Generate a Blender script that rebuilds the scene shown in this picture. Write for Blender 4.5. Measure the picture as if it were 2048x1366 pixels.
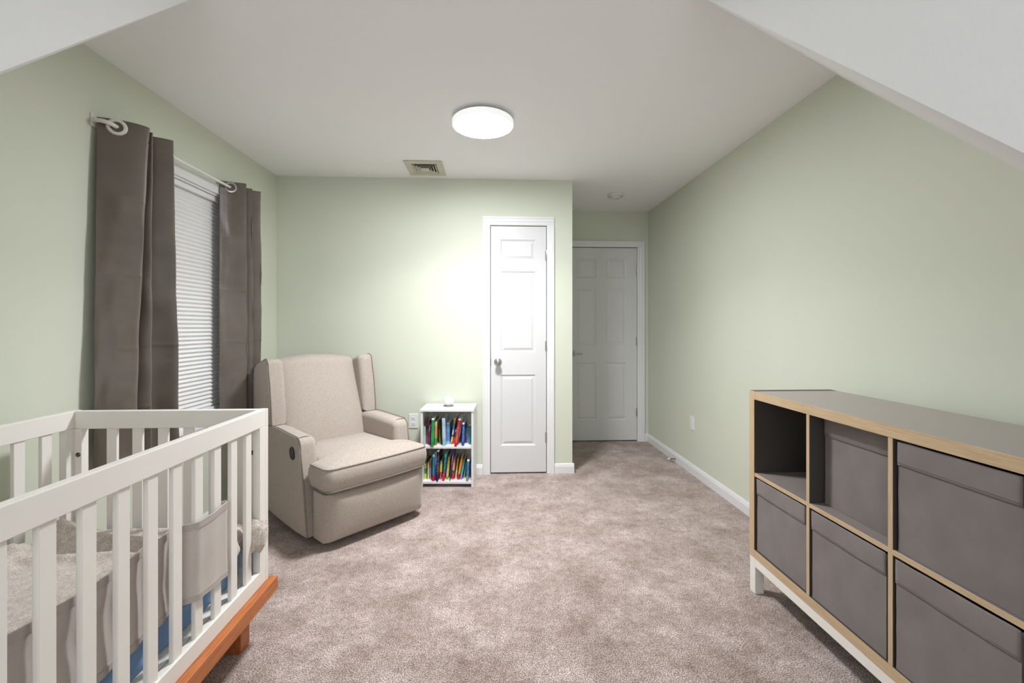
import bpy, bmesh, math, random
from mathutils import Vector, Matrix, noise
random.seed(7)
for o in list(bpy.data.objects): bpy.data.objects.remove(o)
SC = bpy.context.scene
COL = SC.collection

# ---------------------------------------------------------------- camera
YAW = math.radians(2.676)
cd = bpy.data.cameras.new('camera'); cam = bpy.data.objects.new('camera', cd); COL.objects.link(cam)
cd.sensor_fit = 'HORIZONTAL'; cd.sensor_width = 36.0; cd.lens = 890/2048*36
cd.shift_y = -31.2/2048; cd.clip_start = 0.02
cam.location = (0, 0, 1.226); cam.rotation_euler = (math.radians(90), 0, -YAW)
SC.camera = cam
# ---------------------------------------------------------------- world, light, exposure
W = bpy.data.worlds.new('world'); SC.world = W; W.use_nodes = True
W.node_tree.nodes['Background'].inputs[0].default_value = (0.30, 0.36, 0.48, 1)
W.node_tree.nodes['Background'].inputs[1].default_value = 0.25
SC.view_settings.view_transform = 'Standard'; SC.view_settings.look = 'None'
SC.view_settings.gamma = 1.0; SC.view_settings.use_curve_mapping = False
SC.view_settings.exposure = 2.03
LAMP_STRENGTH = 32.0          # the diffuser of the ceiling light (built below)
H = 2.44                      # ceiling height
# fill light added behind the camera, shining in through an added wall opening
DWX0, DWX1, DWZ0, DWZ1, DWY = -.80, .60, .80, 2.20, -1.22
al = bpy.data.lights.new('added_fill_light', 'AREA'); al.shape = 'RECTANGLE'; al.size = DWX1-DWX0; al.size_y = DWZ1-DWZ0
al.energy = 5.6; al.color = (.93, .97, 1.0)
ao = bpy.data.objects.new('added_fill_light', al); COL.objects.link(ao)
ao.location = ((DWX0+DWX1)/2, DWY-.02, (DWZ0+DWZ1)/2); ao.rotation_euler = (math.radians(90), 0, 0)

# ---------------------------------------------------------------- materials
def srgb(r, g, b):
    f = lambda c: (c/255/12.92) if c/255 <= .04045 else ((c/255+.055)/1.055)**2.4
    return (f(r), f(g), f(b))
def new_mat(name):
    m = bpy.data.materials.new(name); m.use_nodes = True
    nt = m.node_tree; return m, nt, nt.nodes['Principled BSDF']
def N(nt, t, **kw):
    n = nt.nodes.new(t)
    for k, v in kw.items(): setattr(n, k, v)
    return n
def coords(nt, scale=(1, 1, 1), kind='Object', rot=(0, 0, 0)):
    tc = N(nt, 'ShaderNodeTexCoord'); mp = N(nt, 'ShaderNodeMapping')
    mp.inputs['Scale'].default_value = scale; mp.inputs['Rotation'].default_value = rot
    nt.links.new(tc.outputs[kind], mp.inputs[0]); return mp.outputs[0]
def nz(nt, vec, scale, detail=3, rough=.5):
    n = N(nt, 'ShaderNodeTexNoise'); n.inputs['Scale'].default_value = scale
    n.inputs['Detail'].default_value = detail; n.inputs['Roughness'].default_value = rough
    nt.links.new(vec, n.inputs['Vector']); return n.outputs['Fac']
def ramp(nt, fac, stops, interp='LINEAR'):
    r = N(nt, 'ShaderNodeValToRGB'); r.color_ramp.interpolation = interp
    e = r.color_ramp.elements
    while len(e) < len(stops): e.new(.5)
    for el, (p, c) in zip(e, stops): el.position = p; el.color = (*c[:3], 1)
    nt.links.new(fac, r.inputs[0]); return r.outputs[0]
def bump(nt, b, h, strength=.3, dist=.002, prev=None):
    n = N(nt, 'ShaderNodeBump'); n.inputs['Strength'].default_value = strength
    n.inputs['Distance'].default_value = dist; nt.links.new(h, n.inputs['Height'])
    if prev is not None: nt.links.new(prev, n.inputs['Normal'])
    if b is not None: nt.links.new(n.outputs[0], b.inputs['Normal'])
    return n.outputs[0]
def simple(name, c, rough=.5, metal=0, bs=None, bstr=.2, bdist=.001, spec=.5, var=0, vs=3):
    m, nt, b = new_mat(name)
    b.inputs['Base Color'].default_value = (*c, 1); b.inputs['Roughness'].default_value = rough
    b.inputs['Metallic'].default_value = metal; b.inputs['Specular IOR Level'].default_value = spec
    v = coords(nt)
    if var:
        f = nz(nt, v, vs, 4)
        nt.links.new(ramp(nt, f, [(.3, tuple(x*(1-var) for x in c)), (.7, tuple(min(1, x*(1+var)) for x in c))]), b.inputs['Base Color'])
    if bs: bump(nt, b, nz(nt, v, bs, 3), bstr, bdist)
    return m
M = {}
M['wall'] = simple('sage_wall_paint', (.66, .69, .572), .62, bs=160, bstr=.12, bdist=.001, spec=.3, var=.015, vs=2)
M['ceiling'] = simple('ceiling_paint', (.95, .95, .955), .8, bs=120, bstr=.12, bdist=.001, spec=.2)
M['slope'] = simple('textured_slope_paint', (.80, .80, .79), .8, bs=70, bstr=.5, bdist=.003, spec=.2)
M['trim'] = simple('white_trim_paint', (.79, .79, .79), .35, bs=40, bstr=.03)
M['door'] = simple('white_door_paint', (.69, .69, .685), .38, bs=150, bstr=.06)
M['metal'] = simple('satin_nickel', (.50, .49, .47), .28, 1.0)
M['darkmetal'] = simple('dark_steel', (.12, .12, .12), .4, .9)
M['white_plastic'] = simple('white_plastic', (.82, .82, .81), .35)
M['dark'] = simple('dark_void', (.02, .02, .02), .8)
M['black_plastic'] = simple('black_plastic', (.035, .038, .045), .4)
M['rod'] = simple('white_enamel_rod', (.80, .79, .74), .3)
M['crib'] = simple('off_white_lacquer', (.86, .825, .765), .42, bs=60, bstr=.03, var=.02)
M['vent'] = simple('aged_vent_enamel', (.60, .57, .47), .45, var=.06, vs=14)
M['glass'] = simple('window_glass', (.9, .95, .95), .03)
M['glass'].node_tree.nodes['Principled BSDF'].inputs['Transmission Weight'].default_value = 1
M['globe'] = simple('milky_glass', (.86, .86, .85), .25)
M['strap'] = simple('satin_trim', (.47, .42, .39), .45)
M['welt'] = simple('piping_fabric', (.24, .20, .165), .7)
M['smoke'] = simple('detector_plastic', (.74, .74, .72), .3)

def carpet():
    m, nt, b = new_mat('frieze_carpet'); v = coords(nt)
    fine = nz(nt, v, 225, 4, .72); mid = nz(nt, v, 85, 3, .7); big = nz(nt, v, 3.6, 8, .72); bg2 = nz(nt, v, 9, 6, .78)
    base = ramp(nt, fine, [(.37, (.070, .048, .036)), (.455, (.27, .208, .178)), (.53, (.49, .402, .362)), (.62, (.81, .715, .675))])
    tint = ramp(nt, big, [(.38, (.76, .72, .69)), (.47, (.95, .93, .92)), (.53, (1.02, 1.01, 1.02)), (.60, (1.22, 1.22, 1.25))])
    t2 = ramp(nt, bg2, [(.36, (.82, .80, .78)), (.58, (1.06, 1.06, 1.06))])
    clump = nz(nt, v, 34, 5, .7); t3 = ramp(nt, clump, [(.34, (.72, .69, .67)), (.5, (1.0, 1.0, 1.0)), (.66, (1.16, 1.16, 1.18))])
    mxc = N(nt, 'ShaderNodeMixRGB', blend_type='MULTIPLY'); mxc.inputs[0].default_value = .8
    nt.links.new(base, mxc.inputs[1]); nt.links.new(t3, mxc.inputs[2]); base = mxc.outputs[0]
    mx = N(nt, 'ShaderNodeMixRGB', blend_type='MULTIPLY'); mx.inputs[0].default_value = 1
    mx2 = N(nt, 'ShaderNodeMixRGB', blend_type='MULTIPLY'); mx2.inputs[0].default_value = .8
    nt.links.new(base, mx.inputs[1]); nt.links.new(tint, mx.inputs[2])
    nt.links.new(mx.outputs[0], mx2.inputs[1]); nt.links.new(t2, mx2.inputs[2])
    nt.links.new(mx2.outputs[0], b.inputs['Base Color'])
    b.inputs['Roughness'].default_value = .95; b.inputs['Specular IOR Level'].default_value = .1
    b.inputs['Sheen Weight'].default_value = .15
    n1 = bump(nt, None, fine, .5, .005); n2 = bump(nt, None, mid, .3, .006, n1); bump(nt, b, bg2, .1, .02, n2)
    return m
M['carpet'] = carpet()

def linen():
    m, nt, b = new_mat('heathered_linen')
    v = coords(nt, (1, 1, 6.5)); v2 = coords(nt, (4, 4, 1.2))
    a = nz(nt, v, 150, 3, .65); c = nz(nt, v2, 160, 2, .6); g = nz(nt, v2, 2.5, 2)
    col = ramp(nt, a, [(.32, (.31, .255, .21)), (.50, (.43, .37, .32)), (.68, (.54, .485, .435))])
    mx = N(nt, 'ShaderNodeMixRGB', blend_type='MULTIPLY'); mx.inputs[0].default_value = .3
    nt.links.new(col, mx.inputs[1]); nt.links.new(ramp(nt, c, [(.3, (.75,)*3), (.65, (1.15,)*3)]), mx.inputs[2])
    nt.links.new(mx.outputs[0], b.inputs['Base Color'])
    b.inputs['Roughness'].default_value = .9; b.inputs['Specular IOR Level'].default_value = .15
    b.inputs['Sheen Weight'].default_value = .2
    n = bump(nt, None, a, .25, .0015); bump(nt, b, c, .2, .001, n)
    return m
M['linen'] = linen()

def curtain_mat():
    m, nt, b = new_mat('taupe_blackout_satin'); v = coords(nt, (1, 1, 1))
    cr = nz(nt, coords(nt, (1.5, 1.5, 2.2)), 3.2, 4, .55); w = nz(nt, coords(nt, (1, 1, .15)), 500, 2)
    b.inputs['Base Color'].default_value = (.150, .128, .110, 1)
    nt.links.new(ramp(nt, cr, [(.3, (.130, .108, .086)), (.7, (.168, .141, .114))]), b.inputs['Base Color'])
    b.inputs['Roughness'].default_value = .42; b.inputs['Specular IOR Level'].default_value = .45
    b.inputs['Sheen Weight'].default_value = .25
    n = bump(nt, None, cr, .30, .014); bump(nt, b, w, .1, .0005, n)
    return m
M['curtain'] = curtain_mat()

def wood(name, c1, c2, scale, rough=.45, axis=(1, 14, 14)):
    m, nt, b = new_mat(name); v = coords(nt, axis)
    f = nz(nt, v, scale, 5, .6)
    nt.links.new(ramp(nt, f, [(.3, c1), (.7, c2)]), b.inputs['Base Color'])
    b.inputs['Roughness'].default_value = rough; bump(nt, b, f, .15, .0006); return m
M['cherry'] = wood('cherry_wood', (.38, .105, .025), (.58, .19, .045), 9, .38, (12, 1, 12))
M['oak'] = wood('oak_edge_band', (.47, .33, .185), (.64, .48, .30), 14, .5, (10, .7, 22))
M['oakv'] = wood('oak_edge_band_upright', (.48, .34, .19), (.64, .48, .30), 14, .5, (10, 22, .7))
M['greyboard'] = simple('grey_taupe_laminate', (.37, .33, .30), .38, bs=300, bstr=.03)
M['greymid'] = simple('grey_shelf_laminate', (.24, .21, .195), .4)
M['greyin'] = simple('shaded_grey_laminate', (.062, .055, .050), .5)  # shelf laminate darkened, the shade inside the cubes put into its colour
def felt(name, c, sc=220, st=.25):
    m = simple(name, c, .85, bs=sc, bstr=st, bdist=.001, spec=.2, var=.10, vs=9)
    m.node_tree.nodes['Principled BSDF'].inputs['Sheen Weight'].default_value = .2; return m
M['bin'] = felt('grey_brown_bin_fabric', (.200, .172, .160))
M['blue'] = felt('blue_sheet_cotton', (.20, .34, .57), 60, .2)
def fuzzy():
    m, nt, b = new_mat('fuzzy_taupe_plush'); v = coords(nt, (1, 1, 1))
    f = nz(nt, v, 300, 3, .65); g = nz(nt, v, 40, 4, .6)
    col = ramp(nt, f, [(.32, (.36, .29, .245)), (.5, (.60, .52, .46)), (.68, (.76, .69, .64))])
    mx = N(nt, 'ShaderNodeMixRGB', blend_type='MULTIPLY'); mx.inputs[0].default_value = .6
    nt.links.new(col, mx.inputs[1]); nt.links.new(ramp(nt, g, [(.35, (.7,)*3), (.6, (1.1,)*3)]), mx.inputs[2])
    nt.links.new(mx.outputs[0], b.inputs['Base Color'])
    b.inputs['Roughness'].default_value = .95; b.inputs['Sheen Weight'].default_value = .4
    n = bump(nt, None, f, .5, .003); bump(nt, b, g, .4, .008, n); return m
M['fuzzy'] = fuzzy()
def meshfab():
    m, nt, b = new_mat('ribbed_mesh_fabric'); v = coords(nt)
    w = N(nt, 'ShaderNodeTexWave', wave_type='BANDS', bands_direction='Z'); w.inputs['Scale'].default_value = 78
    w.inputs['Distortion'].default_value = .8; nt.links.new(v, w.inputs['Vector'])
    w2 = N(nt, 'ShaderNodeTexWave', wave_type='BANDS', bands_direction='Y'); w2.inputs['Scale'].default_value = 120
    nt.links.new(v, w2.inputs['Vector'])
    mx = N(nt, 'ShaderNodeMath', operation='MULTIPLY_ADD'); mx.inputs[1].default_value = .35
    nt.links.new(w2.outputs['Fac'], mx.inputs[0]); nt.links.new(w.outputs['Fac'], mx.inputs[2])
    nt.links.new(ramp(nt, mx.outputs[0], [(0.05, (.44, .385, .35)), (.7, (.60, .54, .50)), (1, (.64, .58, .54))]), b.inputs['Base Color'])
    b.inputs['Roughness'].default_value = .85; bump(nt, b, mx.outputs[0], .25, .0012); return m
M['meshfab'] = meshfab()
def blind_mat():
    m, nt, b = new_mat('pleated_shade_fabric'); b.inputs['Base Color'].default_value = (.82, .82, .81, 1)
    b.inputs['Roughness'].default_value = .7; return m
M['blind'] = blind_mat()
m, nt, b = new_mat('lit_diffuser'); b.inputs['Base Color'].default_value = (.9, .9, .9, 1)
b.inputs['Emission Color'].default_value = (.955, .975, 1.03, 1); b.inputs['Emission Strength'].default_value = LAMP_STRENGTH
M['diffuser'] = m
m, nt, b = new_mat('glowing_acrylic_rim'); b.inputs['Base Color'].default_value = (.9, .9, .9, 1)
b.inputs['Emission Color'].default_value = (1, 1, 1, 1); b.inputs['Emission Strength'].default_value = .12
M['rim'] = m

# ---------------------------------------------------------------- helpers
ROOT_LOC = {}
def link(o, parent=None):
    COL.objects.link(o)
    if parent is not None: o.parent = parent
    return o
def build(name, bm, mat, parent=None, world=False, smooth=False, label=None, loc=None, rot=None, kind=None):
    """one mesh object; world=True: coordinates are world ones, moved into the (unrotated) parent's frame"""
    if world and parent is not None:
        bmesh.ops.translate(bm, verts=bm.verts, vec=-Vector(ROOT_LOC[parent.name]))
    bmesh.ops.recalc_face_normals(bm, faces=bm.faces)
    me = bpy.data.meshes.new(name); bm.to_mesh(me); bm.free()
    for mm in (mat if isinstance(mat, (list, tuple)) else [mat]): me.materials.append(mm)
    if smooth:
        for p in me.polygons: p.use_smooth = True
        if smooth != 'all': me.set_sharp_from_angle(angle=math.radians(smooth if smooth > 1 else 40))
    o = bpy.data.objects.new(name, me); link(o, parent)
    if parent is not None: ROOT_LOC[o.name] = ROOT_LOC.get(parent.name, (0, 0, 0)) if world else (0, 0, 0)
    if loc is not None: o.location = loc
    if rot is not None: o.rotation_euler = rot
    if label: o['label'] = label
    if kind: o['kind'] = kind
    return o
def thing(name, label, cat, loc=(0, 0, 0), rz=0, group=None):
    o = bpy.data.objects.new(name, None); o.empty_display_size = .1; link(o); o.location = loc; o.rotation_euler = (0, 0, rz)
    o['label'] = label; o['category'] = cat
    if group: o['group'] = group
    ROOT_LOC[o.name] = tuple(loc); return o
def tag(o, label, cat, group=None):
    o['label'] = label; o['category'] = cat
    if group: o['group'] = group
    return o
def box(bm, x0, x1, y0, y1, z0, z1, bev=0, seg=2, mi=0):
    r = bmesh.ops.create_cube(bm, size=1)
    vs = r['verts']
    for v in vs: v.co = Vector(((x0+x1)/2+v.co.x*(x1-x0), (y0+y1)/2+v.co.y*(y1-y0), (z0+z1)/2+v.co.z*(z1-z0)))
    fs = list({f for v in vs for f in v.link_faces})
    for f in fs: f.material_index = mi
    if bev:
        es = list({e for v in vs for e in v.link_edges})
        bmesh.ops.bevel(bm, geom=es, offset=bev, segments=seg, affect='EDGES', profile=.5)
    return vs
def prism(bm, pts, axis, a0, a1, bev=0, seg=3, bev1=None):
    """extrude a 2-D outline; axis 'x': pts=(y,z); 'y': pts=(x,z); 'z': pts=(x,y)"""
    def P(p, a):
        return {'x': (a, p[0], p[1]), 'y': (p[0], a, p[1]), 'z': (p[0], p[1], a)}[axis]
    v0 = [bm.verts.new(P(p, a0)) for p in pts]; v1 = [bm.verts.new(P(p, a1)) for p in pts]
    f0 = bm.faces.new(v0); f1 = bm.faces.new(v1); n = len(pts)
    for i in range(n): bm.faces.new((v0[i], v0[(i+1) % n], v1[(i+1) % n], v1[i]))
    if bev1 is not None:
        bmesh.ops.bevel(bm, geom=list(f0.edges), offset=bev, segments=seg, affect='EDGES', profile=.5)
        bmesh.ops.bevel(bm, geom=list(f1.edges), offset=bev1, segments=seg, affect='EDGES', profile=.5)
    elif bev:
        es = list(set(f0.edges) | set(f1.edges))
        bmesh.ops.bevel(bm, geom=es, offset=bev, segments=seg, affect='EDGES', profile=.5)
def tube(bm, pts, r, n=8, closed=False, cap=True):
    pts = [Vector(p) for p in pts]; rings = []; L = len(pts); up = None
    for i, p in enumerate(pts):
        a = pts[(i-1) % L] if (closed or i > 0) else p; c = pts[(i+1) % L] if (closed or i < L-1) else p
        t = (c-a).normalized()
        if up is None:
            up = Vector((0, 0, 1)) if abs(t.z) < .9 else Vector((1, 0, 0))
        up = (up-t*up.dot(t)).normalized(); s = t.cross(up)
        rr = r[i] if isinstance(r, (list, tuple)) else r
        rings.append([bm.verts.new(p+up*rr*math.cos(2*math.pi*k/n)+s*rr*math.sin(2*math.pi*k/n)) for k in range(n)])
    m = L if closed else L-1
    for i in range(m):
        a, b2 = rings[i], rings[(i+1) % L]
        for k in range(n): bm.faces.new((a[k], a[(k+1) % n], b2[(k+1) % n], b2[k]))
    if cap and not closed: bm.faces.new(rings[0]); bm.faces.new(rings[-1])
def lathe(bm, prof, c=(0, 0, 0), axis='z', n=48):
    """prof: (radius, height) list"""
    rings = []
    for r, h in prof:
        ring = []
        for k in range(n if r > 1e-6 else 1):
            a = 2*math.pi*k/n; u, v = r*math.cos(a), r*math.sin(a)
            p = {'z': (u, v, h), 'y': (u, h, v), 'x': (h, u, v)}[axis]
            ring.append(bm.verts.new((c[0]+p[0], c[1]+p[1], c[2]+p[2])))
        rings.append(ring)
    for a, b2 in zip(rings[:-1], rings[1:]):
        if len(a) == 1 and len(b2) == 1: continue
        for k in range(n):
            k2 = (k+1) % n
            if len(a) == 1: bm.faces.new((a[0], b2[k], b2[k2]))
            elif len(b2) == 1: bm.faces.new((a[k], a[k2], b2[0]))
            else: bm.faces.new((a[k], a[k2], b2[k2], b2[k]))
def catmull(pts, sub=8):
    out = []; n = len(pts); P = [Vector(p) for p in pts]
    for i in range(n-1):
        p0 = P[max(i-1, 0)]; p1 = P[i]; p2 = P[i+1]; p3 = P[min(i+2, n-1)]
        for k in range(sub):
            t = k/sub
            out.append(.5*((2*p1)+(-p0+p2)*t+(2*p0-5*p1+4*p2-p3)*t*t+(-p0+3*p1-3*p2+p3)*t**3))
    out.append(P[-1]); return out
def struct(name, bm, mat, parent=None, **kw):
    o = build(name, bm, mat, parent, **kw)
    if parent is None: o['kind'] = 'structure'
    return o
BM = bmesh.new

# ---------------------------------------------------------------- the room
XR = 1.668; YB = 3.685; YE = 4.66; XH = 0.676; YF = -1.1; T = .12
def lw(y): return -1.735-.01306*(YB-y)             # the left wall is a touch out of square
def shear(bm, verts=None):                          # local x=0 is the left wall's face
    for v in (verts or bm.verts): v.co.x += lw(v.co.y)
WY0, WY1, WZ0, WZ1 = 2.16, 3.02, .64, 2.062         # window opening
bm = BM(); box(bm, -2.0, XR+T, YF-T, YE+T, -.05, 0); struct('floor', bm, M['carpet'])
bm = BM(); box(bm, -2.0, XR+T, YF-T, YE+T, H, H+.1); struct('ceiling', bm, M['ceiling'])
bm = BM()
for a in ((YF, WY0, 0, H), (WY1, YB+T, 0, H), (WY0, WY1, 0, WZ0), (WY0, WY1, WZ1, H)):
    box(bm, -T, 0, *a)
shear(bm); struct('wall_left', bm, M['wall'])
bm = BM(); box(bm, XR, XR+T, YF, YE+T, 0, H); struct('wall_right', bm, M['wall'])
bm = BM()                                            # back wall with the closet doorway
for a in ((-1.74, -.008, 0, H), (.462, XH, 0, H), (-.008, .462, 2.058, H)):
    box(bm, a[0], a[1], YB, YB+T, a[2], a[3])
struct('wall_back', bm, M['wall'])
bm = BM(); box(bm, XH-.1, XH, YB+T, YE, 0, H); struct('wall_hall', bm, M['wall'])
bm = BM()                                            # end wall with the entry doorway
for a in ((XH-.1, .832, 0, H), (1.552, XR, 0, H), (.832, 1.552, 2.06, H)):
    box(bm, a[0], a[1], YE, YE+T, a[2], a[3])
struct('wall_entry', bm, M['wall'])
bm = BM()                                            # dormer wall with an opening added for the fill light
for a in ((-1.95, DWX0, 0, H), (DWX1, XR, 0, H), (DWX0, DWX1, 0, DWZ0), (DWX0, DWX1, DWZ1, H)):
    box(bm, a[0], a[1], YF-T, YF, a[2], a[3])
struct('wall_front', bm, M['wall'])
bm = BM()
for a in ((DWX0-.06, DWX0, DWZ0-.06, DWZ1+.06), (DWX1, DWX1+.06, DWZ0-.06, DWZ1+.06), (DWX0, DWX1, DWZ1, DWZ1+.06), (DWX0, DWX1, DWZ0-.06, DWZ0)):
    box(bm, a[0], a[1], YF, YF+.016, a[2], a[3])
box(bm, DWX0, DWX1, YF-.08, YF-.05, 1.48, 1.52)
struct('added_window', bm, M['trim'])  # frame of the added opening that lets the fill light in

def slope(P, Q, R, xa, xb, name):
    """sloped ceiling plane through three points, closed off above; xa outer side (in the wall), xb inner cheek"""
    P, Q, R = Vector(P), Vector(Q), Vector(R); n = (Q-P).cross(R-P).normalized()
    yat = lambda x, z: P.y-(n.x*(x-P.x)+n.z*(z-P.z))/n.y
    zs = 1.22; bm = BM(); L = []
    for x in (xa, xb):
        L.append([bm.verts.new((x, yat(x, H), H)), bm.verts.new((x, yat(x, zs), zs)), bm.verts.new((x, YF, zs)), bm.verts.new((x, YF, H))])
    a, b2 = L
    for i in range(4): bm.faces.new((a[i], a[(i+1) % 4], b2[(i+1) % 4], b2[i]))
    bm.faces.new(a); bm.faces.new(b2)
    struct(name, bm, M['slope'])
slope((-1.757, 1.997, H), (-1.113, 1.709, H), (-1.770, 1.69, 2.131), -1.86, -1.05, 'ceiling')
slope((1.668, 2.075, H), (.794, 1.62, H), (1.668, 1.318, 1.707), 1.70, .72, 'ceiling')

# baseboards
def base_prof(): return [(0, 0), (.014, 0), (.014, .058), (.011, .063), (.011, .067), (.006, .080), (0, .082)]
def baseboard_y(name, x, y0, y1, sgn, sh=False):
    bm = BM(); prism(bm, [(sgn*p[0]+x, p[1]) for p in base_prof()], 'y', y0, y1)
    if sh: shear(bm)
    return struct(name, bm, M['trim'])
def baseboard_x(name, y, x0, x1):
    bm = BM(); prism(bm, [(y-p[0], p[1]) for p in base_prof()], 'x', x0, x1); return struct(name, bm, M['trim'])
baseboard_y('baseboard_left', 0, YF, YB, 1, True)
baseboard_y('baseboard_right', XR, YF, YE, -1)
baseboard_x('baseboard_back', YB, -1.72, -.07)
baseboard_x('baseboard_back', YB, .525, XH+.014)
baseboard_y('baseboard_hall', XH, YB, YE, 1)
baseboard_x('baseboard_entry', YE, 1.628, XR)

# door casings
def casing(name, xo0, xi0, xi1, xo1, zi, zo, y, clip=None):
    bm = BM()
    def leg(a, b2, z1):   # outer edge a, inner edge b2
        s = 1 if b2 > a else -1; w = abs(b2-a)
        pr = [(a, 0), (a, -.018), (a+s*.012, -.018), (a+s*.016, -.014), (a+s*w*.55, -.013), (a+s*w*.62, -.010), (b2-s*.006, -.009), (b2, -.006), (b2, 0)]
        return [(p[0], y+p[1]) for p in pr]
    prism(bm, leg(xo0, xi0, 0), 'z', 0, zi); prism(bm, leg(xo1, xi1, 0), 'z', 0, zi)
    w = zo-zi
    pr = [(0, 0), (0, -.018), (.012, -.018), (.016, -.014), (w*.55, -.013), (w*.62, -.010), (w-.006, -.009), (w, -.006), (w, 0)]
    # head with mitred look: a full-width bar
    prism(bm, [(y+p[1], zo-p[0]) for p in pr], 'x', xo0, xo1)
    return struct(name, bm, M['trim'])
casing('trim_1', -.068, -.008, .462, .522, 2.058, 2.128, YB)
casing('trim_2', .774, .832, 1.552, 1.626, 2.060, 2.122, YE)

def moulded_door(x0, x1, z0, z1, y, panels, name, parent):
    """slab whose face at y carries sunk, raised-field panels"""
    bm = BM()
    xs = sorted({x0, x1, *[p[0] for p in panels], *[p[1] for p in panels]}); zs = sorted({z0, z1, *[p[2] for p in panels], *[p[3] for p in panels]})
    V = {}
    def vv(x, yy, z):
        k = (round(x, 5), round(yy, 5), round(z, 5))
        if k not in V: V[k] = bm.verts.new(k)
        return V[k]
    isp = lambda cx, cz: any(p[0] < cx < p[1] and p[2] < cz < p[3] for p in panels)
    for i in range(len(xs)-1):
        for j in range(len(zs)-1):
            if not isp((xs[i]+xs[i+1])/2, (zs[j]+zs[j+1])/2):
                bm.faces.new((vv(xs[i], y, zs[j]), vv(xs[i+1], y, zs[j]), vv(xs[i+1], y, zs[j+1]), vv(xs[i], y, zs[j+1])))
    for p in panels:
        prev = None
        # subdivide the outermost ring along the grid lines it meets is unnecessary: hairline T-joints stay coplanar
        for ins, d in ((0, 0), (.004, .004), (.013, .0085), (.017, .0085), (.036, .002), (.040, .0015)):
            r = [vv(p[0]+ins, y+d, p[2]+ins), vv(p[1]-ins, y+d, p[2]+ins), vv(p[1]-ins, y+d, p[3]-ins), vv(p[0]+ins, y+d, p[3]-ins)]
            if prev:
                for k in range(4): bm.faces.new((prev[k], prev[(k+1) % 4], r[(k+1) % 4], r[k]))
            prev = r
        bm.faces.new(prev)
    # sides and back
    a = [vv(x0, y, z0), vv(x1, y, z0), vv(x1, y, z1), vv(x0, y, z1)]
    q = [bm.verts.new((c.co.x, y+.035, c.co.z)) for c in a]
    for k in range(4): bm.faces.new((a[k], a[(k+1) % 4], q[(k+1) % 4], q[k]))
    bm.faces.new(q)
    return build(name, bm, M['door'], parent, world=True)
def hinge(x, y, z, parent):
    bm = BM(); lathe(bm, [(0, -.052), (.003, -.050), (.0055, -.044), (.0055, .044), (.003, .050), (0, .052)], (x, y-.004, z), n=12)
    box(bm, x-.012, x+.001, y-.0005, y+.003, z-.042, z+.042)
    build('hinge', bm, M['metal'], parent, world=True, smooth=40)

d1 = thing('door_1', 'narrow white closet door with three moulded panels and a round knob', 'door', (.227, YB+.004, 0)); d1['kind'] = 'structure'
del d1['category']
moulded_door(-.003, .457, .012, 2.052, YB+.003, [(.0782, .369, 1.769, 1.942), (.0782, .369, 1.007, 1.679), (.0782, .369, .233, .821)], 'door_panel', d1)
for z in (1.81, 1.059, .300): hinge(.4605, YB+.001, z, d1)
bm = BM(); lathe(bm, [(0, 0), (.031, 0), (.032, -.004), (.028, -.009), (.013, -.012), (.011, -.026), (.016, -.034), (.0255, -.042), (.0275, -.052), (.0245, -.061), (.015, -.067), (0, -.069)], (.056, YB+.003, .9265), 'y', 40)
build('door_knob', bm, M['metal'], d1, world=True, smooth=50)
bm = BM(); box(bm, -.0075, -.001, YB-.001, YB+.004, .895, .955); build('strike_plate', bm, M['darkmetal'], d1, world=True)
bm = BM(); box(bm, -.008, .462, YB+.045, YB+.05, 0, 2.06); build('closet_backing', bm, M['dark'], d1, world=True)

d2 = thing('door_2', 'white six panel entry door', 'door', (1.19, YE, 0)); d2['kind'] = 'structure'; del d2['category']
pz = ((1.735, 1.945), (1.024, 1.626), (.225, .835)); px = ((.8978, 1.1126), (1.2184, 1.4373))
moulded_door(.8345, 1.5495, .012, 2.054, YE+.012, [(a, b2, c, d) for a, b2 in px for c, d in pz], 'door_panel', d2)
for z in (1.8145, 1.066, .309): hinge(1.552, YE+.008, z, d2)
bm = BM(); box(bm, .8505, .8835, YE+.004, YE+.012, .901, .967, .002); build('rosette', bm, M['metal'], d2, world=True)
bm = BM(); box(bm, .860, .873, YE-.035, YE+.006, .928, .942, .002); box(bm, .860, .9585, YE-.047, YE-.035, .925, .944, .003)
build('door_lever', bm, M['metal'], d2, world=True)
bm = BM(); box(bm, .832, 1.552, YE+.055, YE+.06, 0, 2.06); build('hall_backing', bm, M['dark'], d2, world=True)

# window in the left wall
w1 = thing('window_1', 'white double hung window behind the shade', 'window', (lw(2.6), 2.6, WZ0)); w1['kind'] = 'structure'; del w1['category']
bm = BM()                                            # jamb liner
for a in ((WY0, WY0+.015, WZ0, WZ1), (WY1-.015, WY1, WZ0, WZ1), (WY0, WY1, WZ0, WZ0+.015), (WY0, WY1, WZ1-.012, WZ1)):
    box(bm, -T, .002, *a)
shear(bm); build('window_frame', bm, M['trim'], w1, world=True)
bm = BM()                                            # casing
for a in ((WY0-.06, WY0, WZ0, WZ1+.062), (WY1, WY1+.06, WZ0, WZ1+.062), (WY0, WY1, WZ1, WZ1+.062)):
    box(bm, .0005, .016, *a, bev=.003)
shear(bm); build('window_casing', bm, M['trim'], w1, world=True)
bm = BM(); box(bm, -.05, .045, WY0-.09, WY1+.09, WZ0-.026, WZ0, bev=.005); box(bm, .0005, .014, WY0-.06, WY1+.06, WZ0-.09, WZ0-.026, bev=.003)
shear(bm); build('window_sill', bm, M['trim'], w1, world=True)
bm = BM()
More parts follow.
